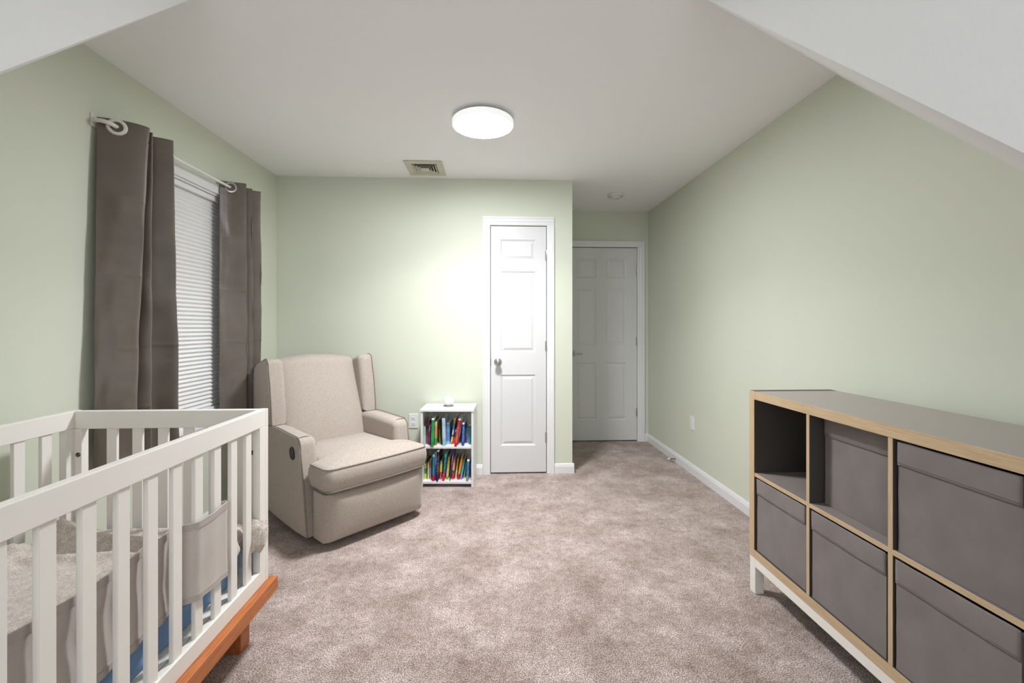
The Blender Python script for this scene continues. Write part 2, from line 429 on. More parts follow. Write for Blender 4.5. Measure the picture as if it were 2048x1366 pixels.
for z0, z1, xo in ((WZ0+.015, 1.36, -.085), (1.33, WZ1-.012, -.105)):
    a, b2 = WY0+.015, WY1-.015
    for q in ((a, a+.04, z0, z1), (b2-.04, b2, z0, z1), (a, b2, z0, z0+.04), (a, b2, z1-.04, z1)): box(bm, xo, xo+.02, *q)
shear(bm); build('sash', bm, M['trim'], w1, world=True)
bm = BM(); box(bm, -.078, -.074, WY0+.05, WY1-.05, WZ0+.05, 1.33); box(bm, -.098, -.094, WY0+.05, WY1-.05, 1.36, WZ1-.05)
shear(bm); build('pane', bm, M['glass'], w1, world=True)

# pleated shade
sh = thing('pleated_shade', 'white horizontally pleated window shade between the two dark curtains', 'window shade', (lw(2.6)-.03, 2.6, WZ0+.02))
bm = BM(); box(bm, -.052, -.008, WY0+.018, WY1-.018, WZ1-.045, WZ1-.014, bev=.003); shear(bm); build('headrail', bm, M['white_plastic'], sh, world=True)
bm = BM(); zt, zb = WZ1-.045, WZ0+.075; n = 53; prev = None
for k in range(2*n+1):
    z = zt+(zb-zt)*k/(2*n); x = -.024 if k % 2 else -.036
    r = [bm.verts.new((x, WY0+.02, z)), bm.verts.new((x, WY1-.02, z))]
    if prev: bm.faces.new((prev[0], prev[1], r[1], r[0]))
    prev = r
shear(bm); build('pleated_fabric', bm, M['blind'], sh, world=True)
bm = BM(); box(bm, -.045, -.014, WY0+.02, WY1-.02, WZ0+.055, WZ0+.075, bev=.003); shear(bm); build('bottom_rail', bm, M['white_plastic'], sh, world=True)

# ---------------------------------------------------------------- curtain rod and curtains
XC = -1.685; ZR = 2.122
rd = thing('curtain_rod', 'white wraparound curtain rod holding the dark curtains', 'curtain rod', (-1.70, 2.6, ZR))
pts = [(lw(2.05)+.004, 2.045, ZR+.012), (-1.735, 2.042, ZR+.010)]
for k in range(9):
    a = math.radians(90*k/8); pts.append((XC-.035+.035*math.sin(a), 2.040+.035*(1-math.cos(a)), ZR+.008-.008*k/8))
bm = BM(); tube(bm, pts+[(XC, 2.55, ZR)], .0095, 12); build('rod', bm, M['rod'], rd, world=True, smooth=60)
pts2 = [(XC, 2.54, ZR), (XC, 3.20, ZR)]
for k in range(1, 9):
    a = math.radians(90*k/8); pts2.append((XC-.03*(1-math.cos(a)), 3.20+.03*math.sin(a), ZR))
pts2.append((lw(3.23)+.004, 3.23, ZR))
bm = BM(); tube(bm, pts2, .0082, 12); build('rod', bm, M['rod'], rd, world=True, smooth=60)
for y, z in ((2.045, ZR+.012), (3.23, ZR)):
    bm = BM(); box(bm, 0.0005, .006, y-.011, y+.011, z-.03, z+.03, bev=.002); shear(bm)
    lathe(bm, [(0, 0), (.004, 0), (.004, .002), (0, .003)], (lw(y)+.006, y, z+.02), 'x', 10)
    build('rod_bracket', bm, M['rod'], rd, world=True)

def curtain(name, label, top, bot, z0, z1, grom):
    """top/bot: (y, x) control points of the folded cloth at head and hem"""
    t = thing(name, label, 'curtain', (XC, sum(p[0] for p in top)/len(top), z0), group=None)
    A = catmull([(p[1], p[0], 0) for p in top], 10); B = catmull([(p[1], p[0], 0) for p in bot], 10)
    NZ = 220; bm = BM(); rows = []
    for j in range(NZ+1):
        f = j/NZ; z = z1+(z0-z1)*f; g = f**.85; row = []
        for i, (a, b2) in enumerate(zip(A, B)):
            p = a.lerp(b2, g)
            s = i/len(A)
            w = .010*min(1, f*4)*(noise.noise(Vector((s*5, f*4.5, label.__len__())))+.5*noise.noise(Vector((s*11, f*12, 3))))
            cr = sum(.0045*max(0, .35+.9*noise.noise(Vector((s*4, q*7, 1))))*math.exp(-((z-q+.006*math.sin(s*7))/.006)**2) for q in (1.80, 1.46, 1.13, .84))
            hem = -.0030*math.exp(-((z-(z1-.064))/.004)**2)
            zz = z+.006*math.sin(s*9) * (1 if j == 0 else 0)
            row.append(bm.verts.new((p.x+w+cr+hem, p.y-w*.5-cr*.5, zz)))
        rows.append(row)
    for a, b2 in zip(rows[:-1], rows[1:]):
        for i in range(len(a)-1): bm.faces.new((a[i], a[i+1], b2[i+1], b2[i]))
    o = build('curtain_panel', bm, M['curtain'], t, world=True, smooth='all')
    md = o.modifiers.new('thickness', 'SOLIDIFY'); md.thickness = .003
    for (gx, gy, tx, ty) in grom:
        bm = BM(); d = Vector((tx, ty, 0)).normalized(); nn = Vector((-d.y, d.x, 0)); c = Vector((gx, gy, ZR-.002)); rings = []
        for r, h in ((.023, .008), (.026, .011), (.034, .010), (.038, .005), (.038, -.005), (.034, -.010), (.026, -.011), (.023, -.008)):
            rings.append([bm.verts.new(c+d*r*math.cos(2*math.pi*k/36)+Vector((0, 0, 1))*r*math.sin(2*math.pi*k/36)+nn*h) for k in range(36)])
        for q in range(8):
            a, b2 = rings[q], rings[(q+1) % 8]
            for k in range(36): bm.faces.new((a[k], a[(k+1) % 36], b2[(k+1) % 36], b2[k]))
        build('grommet', bm, M['metal'] if gy > 2.5 else M['rod'], t, world=True, smooth=40)
    return t
curtain('curtain', 'long dark taupe curtain at the near side of the window behind the crib',
        [(2.052, -1.742), (2.068, -1.714), (2.09, -1.679), (2.11, -1.650), (2.135, -1.622), (2.160, -1.604), (2.168, -1.612), (2.165, -1.66), (2.158, -1.715), (2.175, -1.720), (2.19, -1.64), (2.196, -1.612), (2.20, -1.64), (2.205, -1.715), (2.24, -1.715), (2.27, -1.65), (2.306, -1.602), (2.312, -1.612), (2.305, -1.715)],
        [(1.990, -1.703), (1.999, -1.688), (2.012, -1.665), (2.030, -1.643), (2.050, -1.622), (2.068, -1.604), (2.074, -1.612), (2.070, -1.66), (2.075, -1.725), (2.13, -1.728), (2.165, -1.66), (2.188, -1.622), (2.194, -1.63), (2.196, -1.725), (2.25, -1.728), (2.32, -1.69), (2.352, -1.602), (2.358, -1.612), (2.35, -1.72)],
        .56, 2.150, [(-1.684, 2.086, .85, .53)])
curtain('curtain', 'taupe curtain at the far side of the window beside the beige armchair',
        [(2.908, -1.722), (2.930, -1.706), (2.955, -1.680), (2.980, -1.604), (2.986, -1.612), (2.995, -1.70), (3.01, -1.70), (3.052, -1.606), (3.058, -1.614), (3.068, -1.70), (3.09, -1.70), (3.155, -1.602), (3.162, -1.612), (3.17, -1.70)],
        [(2.905, -1.722), (2.925, -1.700), (2.955, -1.66), (2.990, -1.600), (2.996, -1.61), (3.0, -1.70), (3.02, -1.705), (3.066, -1.604), (3.072, -1.612), (3.08, -1.70), (3.10, -1.70), (3.155, -1.600), (3.162, -1.61), (3.17, -1.70)],
        .56, 2.150, [(-1.680, 2.957, .8, .4)])

# ---------------------------------------------------------------- ceiling fittings
LX, LY = -.048, 2.60
cl = thing('ceiling_light', 'round white flush ceiling light, switched on', 'ceiling light', (LX, LY, H))
bm = BM(); lathe(bm, [(0, 0), (.135, 0), (.150, -.003), (.158, -.010), (.166, -.018), (.175, -.022), (.177, -.030), (.177, -.046), (.174, -.049), (.170, -.048), (.170, -.033), (0, -.033)], (LX, LY, H-.0005), n=96)
build('base_pan', bm, M['white_plastic'], cl, world=True, smooth=40)
bm = BM(); lathe(bm, [(0, -.034), (.1695, -.034), (.1695, -.0475), (.166, -.0500), (.15, -.0525), (.12, -.0545), (.06, -.056), (0, -.0565)], (LX, LY, H), n=96)
build('diffuser', bm, M['diffuser'], cl, world=True, smooth=40)

# the lamp's own downward light, leaving through the diffuser
ll = bpy.data.lights.new('ceiling_light_glow', 'AREA'); ll.shape = 'DISK'; ll.size = .32; ll.energy = 4.8; ll.spread = math.radians(130)
ll.color = (.965, .98, 1.0)
lo = bpy.data.objects.new('ceiling_light_glow', ll); COL.objects.link(lo); lo.location = (LX, LY, H-.060); lo.parent = None
bm = BM(); lathe(bm, [(.1755, -.021), (.1785, -.026), (.1785, -.046), (.1745, -.0505), (.1700, -.0500), (.1700, -.0475), (.1775, -.044), (.1755, -.021)], (LX, LY, H), n=96)
build('acrylic_rim', bm, M['rim'], cl, world=True, smooth=40)

vt = thing('ceiling_vent', 'beige metal air vent in the ceiling near the back wall', 'air vent', (-.503, 3.445, H))
bm = BM()
for a in ((-.645, -.362, 3.290, 3.340), (-.645, -.362, 3.545, 3.595), (-.645, -.595, 3.340, 3.545), (-.412, -.362, 3.340, 3.545)):
    box(bm, *a, H-.010, H-.0005, bev=.002)
build('frame', bm, M['vent'], vt, world=True)
bm = BM(); box(bm, -.60, -.405, 3.335, 3.55, H-.004, H-.0006); build('duct_opening', bm, M['dark'], vt, world=True)
cx, cy = -.5035, 3.4425
for i, (hw, hh, z) in enumerate(((.088, .092, .012), (.068, .072, .014), (.048, .052, .016))):
    bm = BM(); ri = .012
    o_ = [(cx-hw, cy-hh), (cx+hw, cy-hh), (cx+hw, cy+hh), (cx-hw, cy+hh)]
    i_ = [(cx-hw+ri, cy-hh+ri), (cx+hw-ri, cy-hh+ri), (cx+hw-ri, cy+hh-ri), (cx-hw+ri, cy+hh-ri)]
    vo = [bm.verts.new((*p, H-z)) for p in o_]; vi = [bm.verts.new((*p, H-.005)) for p in i_]
    vo2 = [bm.verts.new((*p, H-z+.0015)) for p in o_]; vi2 = [bm.verts.new((*p, H-.0035)) for p in i_]
    for k in range(4):
        k2 = (k+1) % 4; bm.faces.new((vo[k], vo[k2], vi[k2], vi[k])); bm.faces.new((vo2[k], vo2[k2], vi2[k2], vi2[k]))
        bm.faces.new((vo[k], vo[k2], vo2[k2], vo2[k])); bm.faces.new((vi[k], vi[k2], vi2[k2], vi2[k]))
    build('louvre', bm, M['vent'], vt, world=True)
bm = BM(); box(bm, cx-.030, cx+.030, cy-.034, cy+.034, H-.017, H-.0145); build('centre_plate', bm, M['vent'], vt, world=True)

sm = thing('smoke_detector', 'small round white smoke detector on the hallway ceiling', 'smoke detector', (1.147, 4.06, H))
bm = BM(); lathe(bm, [(0, 0), (.078, 0), (.079, -.006), (.074, -.010), (.072, -.016), (.066, -.022), (.050, -.026), (.048, -.034), (.030, -.038), (0, -.038)], (1.147, 4.06, H-.0005), n=48)
build('housing', bm, M['smoke'], sm, world=True, smooth=30)
bm = BM(); lathe(bm, [(0, -.0375), (.010, -.0375), (.010, -.041), (0, -.041)], (1.165, 4.045, H), n=16); build('test_button', bm, M['vent'], sm, world=True)
bm = BM()
for k in range(14):
    a = 2*math.pi*k/14; c = Vector((1.147+.058*math.cos(a), 4.06+.058*math.sin(a)))
    box(bm, c.x-.004, c.x+.004, c.y-.004, c.y+.004, H-.0262, H-.0225)
build('vent_slots', bm, M['darkmetal'], sm, world=True)

# ---------------------------------------------------------------- outlets and door stop
ot = thing('wall_outlet', 'white double power outlet on the back wall beside the armchair', 'power outlet', (-.637, YB, .446))
bm = BM(); box(bm, -.675, -.600, YB-.006, YB-.0003, .387, .506, bev=.003); build('cover_plate', bm, M['white_plastic'], ot, world=True)
for z in (.470, .423):
    bm = BM(); box(bm, -.654, -.621, YB-.008, YB-.005, z-.014, z+.014, bev=.002); s = build('socket', bm, M['white_plastic'], ot, world=True)
    bm = BM()
    for dx in (-.007, .007): box(bm, -.6375+dx-.0014, -.6375+dx+.0014, YB-.0084, YB-.0079, z-.001, z+.008)
    box(bm, -.6395, -.6355, YB-.0084, YB-.0079, z-.010, z-.006)
    build('socket_slots', bm, M['dark'], s, world=True)
o2 = thing('wall_outlet', 'white cover plate with rectangular outlet on the right wall', 'power outlet', (XR, 3.613, .42))
bm = BM(); box(bm, XR-.006, XR-.0003, 3.575, 3.651, .362, .478, bev=.003); build('cover_plate', bm, M['white_plastic'], o2, world=True)
bm = BM(); box(bm, XR-.0085, XR-.005, 3.596, 3.630, .386, .454, bev=.0015); build('socket', bm, M['white_plastic'], o2, world=True)
ds = thing('door_stop', 'tiny spring door stop on the right wall baseboard', 'door stop', (XR-.014, 3.93, .03))
bm = BM(); tube(bm, [(XR-.014-.05*k/60, 3.93+.006*math.cos(k*.9), .030+.006*math.sin(k*.9)) for k in range(61)], .0014, 6)
build('spring', bm, M['darkmetal'], ds, world=True)
bm = BM(); lathe(bm, [(0, -.064), (.008, -.064), (.009, -.07), (.008, -.082), (0, -.083)], (XR, 3.93, .03), 'x', 16); build('rubber_tip', bm, M['white_plastic'], ds, world=True, smooth=40)

# ---------------------------------------------------------------- crib
CX0, CX1, CY0, CY1 = -1.612, -.880, .43, 1.801
crib = thing('crib', 'off white slatted wooden baby crib on a cherry wood base, left of the room', 'crib', ((CX0+CX1)/2, (CY0+CY1)/2, 0))
def part(name, *boxes, mat='crib', bev=.0025, label=None, parent=None, smooth=False):
    bm = BM()
    for q in boxes: box(bm, *q, bev=bev)
    return build(name, bm, M[mat], parent or crib, world=True, label=label, smooth=smooth)
ZT, ZB = .901, .229
# long sides
for x0, x1 in ((CX1-.026, CX1), (CX0, CX0+.026)):
    part('side_top_rail', (x0, x1, CY0+.02, CY1-.0185, ZT-.066, ZT))
    part('side_bottom_rail', (x0, x1, CY0+.02, CY1-.0185, ZB, ZB+.056))
    part('post', (x0, x1, 1.7386, CY1-.0185, ZB+.056, ZT-.066), bev=.001)
    part('post', (x0, x1, CY0+.02, CY0+.062, ZB+.056, ZT-.066), bev=.001)
    xm = (x0+x1)/2
    for k in range(13):
        y1 = 1.6918-.0925*k
        if y1-.037 > CY0+.07: part('slat', (xm-.0065, xm+.0065, y1-.037, y1, ZB+.054, ZT-.064), bev=.002)
# ends
for y0, y1, s in ((CY1-.018, CY1, -1), (CY0, CY0+.018, 1)):
    ya, yb = (y1-.030, y1) if s < 0 else (y0, y0+.030)
    part('end_edge_strip', (CX1-.026, CX1, y0, y1, ZB, ZT), bev=.001); part('end_edge_strip', (CX0, CX0+.026, y0, y1, ZB, ZT), bev=.001)
    part('end_top_rail', (CX0+.026, CX1-.026, ya, yb, ZT-.068, ZT-.001))
    part('end_bottom_rail', (CX0+.026, CX1-.026, ya, yb, ZB, ZB+.056))
    part('end_post', (CX0+.026, CX0+.052, ya, yb, ZB+.056, ZT-.068), bev=.001)
    part('end_post', (CX1-.066, CX1-.026, ya, yb, ZB+.056, ZT-.068), bev=.001)
    for k in range(6):
        x = -1.4758+.0948*k
        part('slat', (x, x+.037, (ya+yb)/2-.0065, (ya+yb)/2+.0065, ZB+.054, ZT-.066), bev=.002)
for z in (.735, .352):
    for x, dx in ((CX1-.046, 0), (CX0+.040, 0)):
        bm = BM(); lathe(bm, [(0, 0), (.0085, 0), (.0085, -.002), (.0062, -.0035), (.0036, -.001), (0, -.001)], (x, CY1-.0301, z), 'y', 16); build('bolt_head', bm, M['darkmetal'], crib, world=True)
part('wooden_base', (CX0-.03, CX1+.028, CY0-.03, CY1+.022, .176, .2285), mat='cherry', bev=.003, label='cherry wood base frame')
for x in (CX0+.04, CX1-.115):
    for y in (CY0+.05, CY1-.095):
        part('leg', (x, x+.062, y, y+.062, 0, .1765), mat='cherry', bev=.004, label='cherry wood leg')
part('mattress_support', (CX0+.03, CX1-.03, CY0+.035, CY1-.035, .262, .2855), mat='crib')

mt = thing('crib_mattress', 'crib mattress in a blue fitted sheet inside the white crib', 'mattress', ((CX0+CX1)/2, 1.1, .286))
bm = BM()
def blue_ring(z, inset):
    out = []; x0, x1, y0, y1, r = CX0+.036+inset, CX1-.068-inset, CY0+.045+inset, CY1-.045-inset, .05
    for cx_, cy_, a0 in ((x1-r, y1-r, 0), (x0+r, y1-r, 90), (x0+r, y0+r, 180), (x1-r, y0+r, 270)):
        for k in range(7):
            a = math.radians(a0+15*k); out.append((cx_+r*math.cos(a), cy_+r*math.sin(a)))
    # densify
    res = []
    for i in range(len(out)):
        a, b2 = Vector(out[i]), Vector(out[(i+1) % len(out)]); n_ = max(1, int((b2-a).length/.012))
        for k in range(n_): res.append(a.lerp(b2, k/n_))
    c_ = Vector(((x0+x1)/2, (y0+y1)/2)); vs_ = []
    for p in res:
        w = noise.noise(Vector((p.x*9, p.y*9, z*75)))*.0045+noise.noise(Vector((p.x*2.5, p.y*2.5, z*40+9)))*.004
        q = p+(p-c_).normalized()*w; vs_.append((q.x, q.y, z))
    return vs_
zs_ = [.2865+.006*k for k in range(24)]
lv = [(z, .010 if i < 1 else (.0 if i < 20 else (i-20)*.006)) for i, z in enumerate(zs_)]
ring0 = blue_ring(.3, 0); NR = len(ring0); rings = []
for z, ins in lv:
    c_ = Vector(((CX0+CX1)/2, (CY0+CY1)/2)); rr = blue_ring(z, 0)
    rings.append([bm.verts.new((p[0]-(ins if p[0] > c_.x else -ins), p[1]-(ins if p[1] > c_.y else -ins), p[2])) for p in rr])
for a, b2 in zip(rings[:-1], rings[1:]):
    for k in range(NR): bm.faces.new((a[k], a[(k+1) % NR], b2[(k+1) % NR], b2[k]))
bm.faces.new(rings[0]); bm.faces.new(rings[-1])
build('fitted_sheet', bm, M['blue'], mt, world=True, smooth='all', label='blue cotton sheet')

# plush blanket lying on the mattress
bm = BM(); NX, NY = 74, 130; x0, x1, y0, y1 = CX0+.040, CX1-.068, .50, CY1-.052; rows = []
for j in range(NY+1):
    row = []
    for i in range(NX+1):
        u, v = i/NX, j/NY; x = x0+(x1-x0)*u; y = y0+(y1-y0)*v
        z = .474+.010*noise.noise(Vector((x*4, y*4, 1)))+.006*noise.noise(Vector((x*13, y*13, 5)))
        ridge = lambda d, w_: math.exp(-(d/w_)**2)
        wob = .03*noise.noise(Vector((x*6, y*6, 8)))
        z += .040*ridge(x-(x0+.055)+wob, .035)*(.4+.6*v)                  # bunched against the far side
        z += .034*ridge(y-(1.60+wob-.10*(u-.5)), .030)*(1-.35*u)          # folds towards the far end
        z += .020*ridge(y-(1.50+wob*1.3+.06*(u-.5)), .022)
        z -= .018*ridge(y-(1.55+wob), .02)
        z += .016*ridge((x+y*.6)-(-.62+wob), .02)*v
        e = min(u, 1-u)*(x1-x0); e2 = min(v, 1-v)*(y1-y0); ee = min(e, e2)
        if ee < .035: z -= .045*(1-ee/.035)**2
        if u > .55 and v > .70: z -= .030*min(1, (u-.55)/.3)*min(1, (v-.7)/.12)
        z += .0022*noise.noise(Vector((x*90, y*90, 2)))
        row.append(bm.verts.new((x, y, z)))
    rows.append(row)
for a, b2 in zip(rows[:-1], rows[1:]):
    for i in range(NX): bm.faces.new((a[i], a[i+1], b2[i+1], b2[i]))
# bunched corner that bulges out between the last slats and the corner post
def lump(bm, c, r, seed, rot=0, n=26):
    rings = []
    for a in range(n+1):
        th = math.pi*a/n; ring = []
        for k in range(n*2):
            ph = math.pi*k/n; d = Vector((math.sin(th)*math.cos(ph), math.sin(th)*math.sin(ph), math.cos(th)))
            s = 1+.16*noise.noise(d*1.8+Vector((seed,)*3))+.05*noise.noise(d*9+Vector((seed,)*3))
            p = Vector((d.x*r[0], d.y*r[1], d.z*r[2]))*s
            p = Matrix.Rotation(rot, 3, 'X') @ p
            ring.append(bm.verts.new(Vector(c)+p))
        rings.append(ring)
    for a, b2 in zip(rings[:-1], rings[1:]):
        for k in range(n*2): bm.faces.new((a[k], a[(k+1) % (n*2)], b2[(k+1) % (n*2)], b2[k]))
lump(bm, (-.905, 1.714, .436), (.055, .018, .062), 2, -.25)
lump(bm, (-.868, 1.728, .430), (.016, .034, .055), 5, -.35)
lump(bm, (-.928, 1.62, .428), (.030, .036, .050), 7)
lump(bm, (-.938, 1.54, .432), (.028, .045, .048), 11)
lump(bm, (-.95, 1.68, .448), (.045, .05, .045), 13)
o = build('plush_blanket', bm, M['fuzzy'], smooth='all')
tag(o, 'rumpled fuzzy taupe blanket spread over the crib mattress', 'blanket')
md = o.modifiers.new('thickness', 'SOLIDIFY'); md.thickness = .010; md.offset = -1

# breathable mesh liner woven along the slats
ln = thing('crib_liner', 'grey ribbed mesh liner with satin trim threaded along the crib slats', 'crib liner', (-.91, 1.0, .40))
def liner_x(y):
    ph = (y-.936)/.0925*2*math.pi+.9*math.sin(y*7)
    xin = -.9125-.0045*(1+math.sin(ph))*(1+.25*math.sin(y*11)); xout = -.874-.002*math.sin(y*60)
    t = (y-1.333)/.05; t = max(0, min(1, t)); t = t*t*(3-2*t)
    return xin*(1-t)+xout*t
path = [(liner_x(y), y) for y in [.46+.0075*k for k in range(int((1.515-.46)/.0075)+1)]]+[(-.876, 1.521), (-.888, 1.5275), (-.902, 1.526), (-.914, 1.518)]
def liner_z(i, f):
    y = path[min(i, len(path)-1)][1]; top = .633+.010*max(0, (y-1.3)/.2)+.004*math.sin(y*16); bot = .402+.005*math.sin(y*14+1)
    return bot+(top-bot)*f
bm = BM(); rows = []
for i, (x, y) in enumerate(path):
    rows.append([bm.verts.new((max(-.9445, x-(.005+.008*noise.noise(Vector((y*8, f*2.5, 0))))*math.sin(math.pi*f)*(1 if y < 1.33 else .25)), y, liner_z(i, f))) for f in [k/12 for k in range(13)]])
for a, b2 in zip(rows[:-1], rows[1:]):
    for k in range(12): bm.faces.new((a[k], a[k+1], b2[k+1], b2[k]))
o = build('mesh_panel', bm, M['meshfab'], ln, world=True, smooth='all'); md = o.modifiers.new('thickness', 'SOLIDIFY'); md.thickness = .0025; md.offset = 0
for f0, dz in ((1, .018), (0, .016)):
    bm = BM(); rows = []
    for i, (x, y) in enumerate(path):
        z = liner_z(i, f0); s = -1 if f0 else 1
        rows.append([bm.verts.new((x+.0028, y, z+.002*-s)), bm.verts.new((x+.0028, y, z+s*dz)), bm.verts.new((x-.0028, y, z+s*dz)), bm.verts.new((x-.0028, y, z+.002*-s))])
    for a, b2 in zip(rows[:-1], rows[1:]):
        for k in range(4): bm.faces.new((a[k], a[(k+1) % 4], b2[(k+1) % 4], b2[k]))
    build('satin_trim', bm, M['strap'], ln, world=True, smooth=40, label='smooth satin edge trim')

# ---------------------------------------------------------------- recliner
ch = thing('recliner', 'beige linen wingback recliner standing in the corner between curtain and bookcase', 'armchair', (-.645, 2.66, 0), math.atan2(.725, .688))
def rp(name, pts, a0, a1, bev, mat='linen', axis='x', parent=None, seg=6, label=None, bev1=None):
    bm = BM(); prism(bm, pts, axis, a0, a1, bev, seg, bev1)
    o = build(name, bm, M[mat], parent or ch, smooth=50, label=label)
    return o
def arc(cx_, cy_, r, a0, a1, n=6):
    return [(cx_+r*math.cos(math.radians(a0+(a1-a0)*k/n)), cy_+r*math.sin(math.radians(a0+(a1-a0)*k/n))) for k in range(n+1)]
arm_prof = [(.170, .050)]+[(.196, .22), (.222, .38), (.247, .50)]+arc(.300, .535, .050, 175, 95, 5)+[(.42, .592), (.56, .600), (.70, .598), (.86, .60), (.935, .55), (.940, .30), (.925, .15)]+[(.88, .105), (.78, .083), (.62, .066), (.45, .056), (.30, .051)]
wing_prof = [(.648, .602), (.655, .70), (.676, .85), (.700, .955)]+arc(.742, .972, .040, 175, 85, 5)+[(.80, .995), (.87, .975)]+arc(.905, .93, .030, 70, 0, 3)+[(.938, .80), (.942, .602), (.78, .598)]
for s in (-1, 1):
    xo_, xi_ = s*.370, s*.262
    arm = rp('armrest', arm_prof, xo_, xi_, .010, bev1=.036)
    xo = s*.3695
    bm = BM(); P_ = [(xo*1.0-s*.006, p[0]-.001, p[1]+.001) for p in arm_prof[:15]]; P_ = [Vector(p) for p in P_]
    for p in P_: p.y -= .004 if p.z < .5 else 0; p.z += .004 if p.z > .5 else 0
    tube(bm, catmull([tuple(p) for p in P_], 4), .0028, 8); build('piping', bm, M['welt'], arm, smooth='all')
    bm = BM(); tube(bm, catmull([(s*.368, .284, .5835), (s*.345, .287, .5865), (s*.315, .289, .5875), (s*.290, .287, .5800), (s*.272, .280, .5640), (s*.2625, .270, .5350)], 4), .0022, 8)
    build('piping', bm, M['welt'], arm, smooth='all')
    w = rp('wing', wing_prof, s*.372, s*.266, .010, bev1=.034)
    bm = BM(); P_ = [(s*.366, p[0]+(-.003 if i < 6 else 0), p[1]+(.003 if i > 4 else 0)) for i, p in enumerate(wing_prof[:15])]
    tube(bm, catmull(P_, 4), .0028, 8); build('piping', bm, M['welt'], w, smooth='all')
# inner backrest: a padded grid surface
bm = BM(); NU, NV = 28, 36; rows = []
for j in range(NV+1):
    t = j/NV; row = []
    for i in range(NU+1):
        s = -1+2*i/NU; hw = .282-.006*t
        z = .40+(.610+.028*(1-s*s))*t
        v = .600+.205*t**1.05
        crown = (1-s**4)*(.030+.018*math.sin(math.pi*min(1, t*1.05)))
        v -= crown-.02
        if t > .9:                                   # rolls over at the top
            q = (t-.9)/.1; v += .10*(1-math.sqrt(max(0, 1-q*q))); z -= .012*q*q
        row.append(bm.verts.new((s*hw, v, z)))
    rows.append(row)
back_row = [bm.verts.new((v.co.x, .93, v.co.z-.02)) for v in rows[-1]]; low_row = [bm.verts.new((v.co.x, .93, .40)) for v in rows[0]]
rows_all = rows+[back_row, low_row]
for a, b2 in zip(rows_all[:-1], rows_all[1:]):
    for i in range(NU): bm.faces.new((a[i], a[i+1], b2[i+1], b2[i]))
for i in (0, NU):
    bm.faces.new([r[i] for r in rows_all])
build('backrest', bm, M['linen'], ch, smooth=60)
rp('outer_back', [(.925, .14), (.950, .14), (.955, .60), (.945, .97), (.925, .975)], -.355, .355, .008)
# seat cushion: T shape, crowned
def offset(poly, d):
    n = len(poly); out = []
    for i in range(n):
        a, p, c = Vector(poly[i-1]), Vector(poly[i]), Vector(poly[(i+1) % n])
        t = (c-a).normalized(); nrm = Vector((-t.y, t.x)); out.append(p+nrm*d)
    return out
T_ = [(-.338, .185), (-.338, .05)]+[(x+.0, y) for x, y in arc(-.288, .045, .050, 180, 265, 6)]
T_ += [(-.2, -.010), (-.1, -.014), (0, -.015), (.1, -.014), (.2, -.010)]+arc(.288, .045, .050, 275, 360, 6)+[(.338, .05), (.338, .185), (.300, .205), (.262, .235), (.262, .45), (.262, .62), (0, .63), (-.262, .62), (-.262, .45), (-.262, .235), (-.300, .205)]
dense = []
for i in range(len(T_)):
    a, b2 = Vector(T_[i]), Vector(T_[(i+1) % len(T_)]); n_ = max(1, int((b2-a).length/.03))
    for k in range(n_): dense.append(a.lerp(b2, k/n_))
bm = BM(); rings = []
for ins, z in ((.06, .312), (.02, .316), (.004, .326), (.0, .334), (-.002, .345), (-.010, .375), (-.012, .398), (-.009, .425), (-.001, .446), (.004, .453), (.012, .458), (.020, .461)):
    pl = offset(dense, -ins) if False else offset(dense, ins)
    rings.append([bm.verts.new((p.x, p.y, z)) for p in pl])
c_ = Vector((0, .20)); last = [Vector((v.co.x, v.co.y)) for v in rings[-1]]
for sc_, z in ((.94, .4665), (.85, .474), (.7, .482), (.5, .488), (.3, .491), (.1, .492)):
    rings.append([bm.verts.new((c_.x+(p.x-c_.x)*sc_, c_.y+(p.y-c_.y)*sc_, z)) for p in last])
for a, b2 in zip(rings[:-1], rings[1:]):
    n_ = len(a)
    for k in range(n_): bm.faces.new((a[k], a[(k+1) % n_], b2[(k+1) % n_], b2[k]))
bm.faces.new(rings[0]); bm.faces.new(rings[-1])
cu = build('seat_cushion', bm, M['linen'], ch, smooth='all')
front = [p for p in dense if p.y < .2]
for z, r in ((.4505, .0028), (.331, .0030)):
    idx = [i for i, p in enumerate(dense) if p.y < .19 and abs(p.x) < .345]
    # the outline starts at the left side, runs round the front to the right side
    pts = [(dense[i].x*1.004, dense[i].y-.002, z) for i in idx if i < len(dense)*.75]
    bm = BM(); tube(bm, pts, r, 8); build('piping', bm, M['welt'], cu, smooth='all')
# foot panel, slightly bulged
bm = BM(); NU, NV = 24, 16; rows = []
for j in range(NV+1):
    t = j/NV; row = []
    for i in range(NU+1):
        s = -1+2*i/NU; edge = max(abs(s)**10, abs(2*t-1)**8*.6)
        v = -.004-.012*math.sin(math.pi*t)*(1-s*s)+.045*edge
        row.append(bm.verts.new((s*.330, v+.012*(1-t), .045+.262*t)))
    rows.append(row)
b0 = [bm.verts.new((v.co.x, .165, v.co.z)) for v in rows[-1]]; b1 = [bm.verts.new((v.co.x, .165, v.co.z)) for v in rows[0]]
ra = rows+[b0, b1]
for a, b2 in zip(ra[:-1]+[ra[-1]], ra[1:]+[ra[0]]):
    for i in range(NU): bm.faces.new((a[i], a[i+1], b2[i+1], b2[i]))
for i in (0, NU): bm.faces.new([r[i] for r in ra])
build('footrest', bm, M['linen'], ch, smooth=50)
rp('seat_body', [(.166, .085), (.166, .312), (.90, .38), (.90, .10)], -.262, .262, .004)
bm = BM(); lathe(bm, [(0, 0), (.24, 0), (.25, .01), (.25, .022), (.22, .03), (.06, .034), (.06, .09), (0, .09)], (0, .50, 0), n=40)
build('glider_base', bm, M['darkmetal'], ch, smooth=40, label='dark metal glider base')
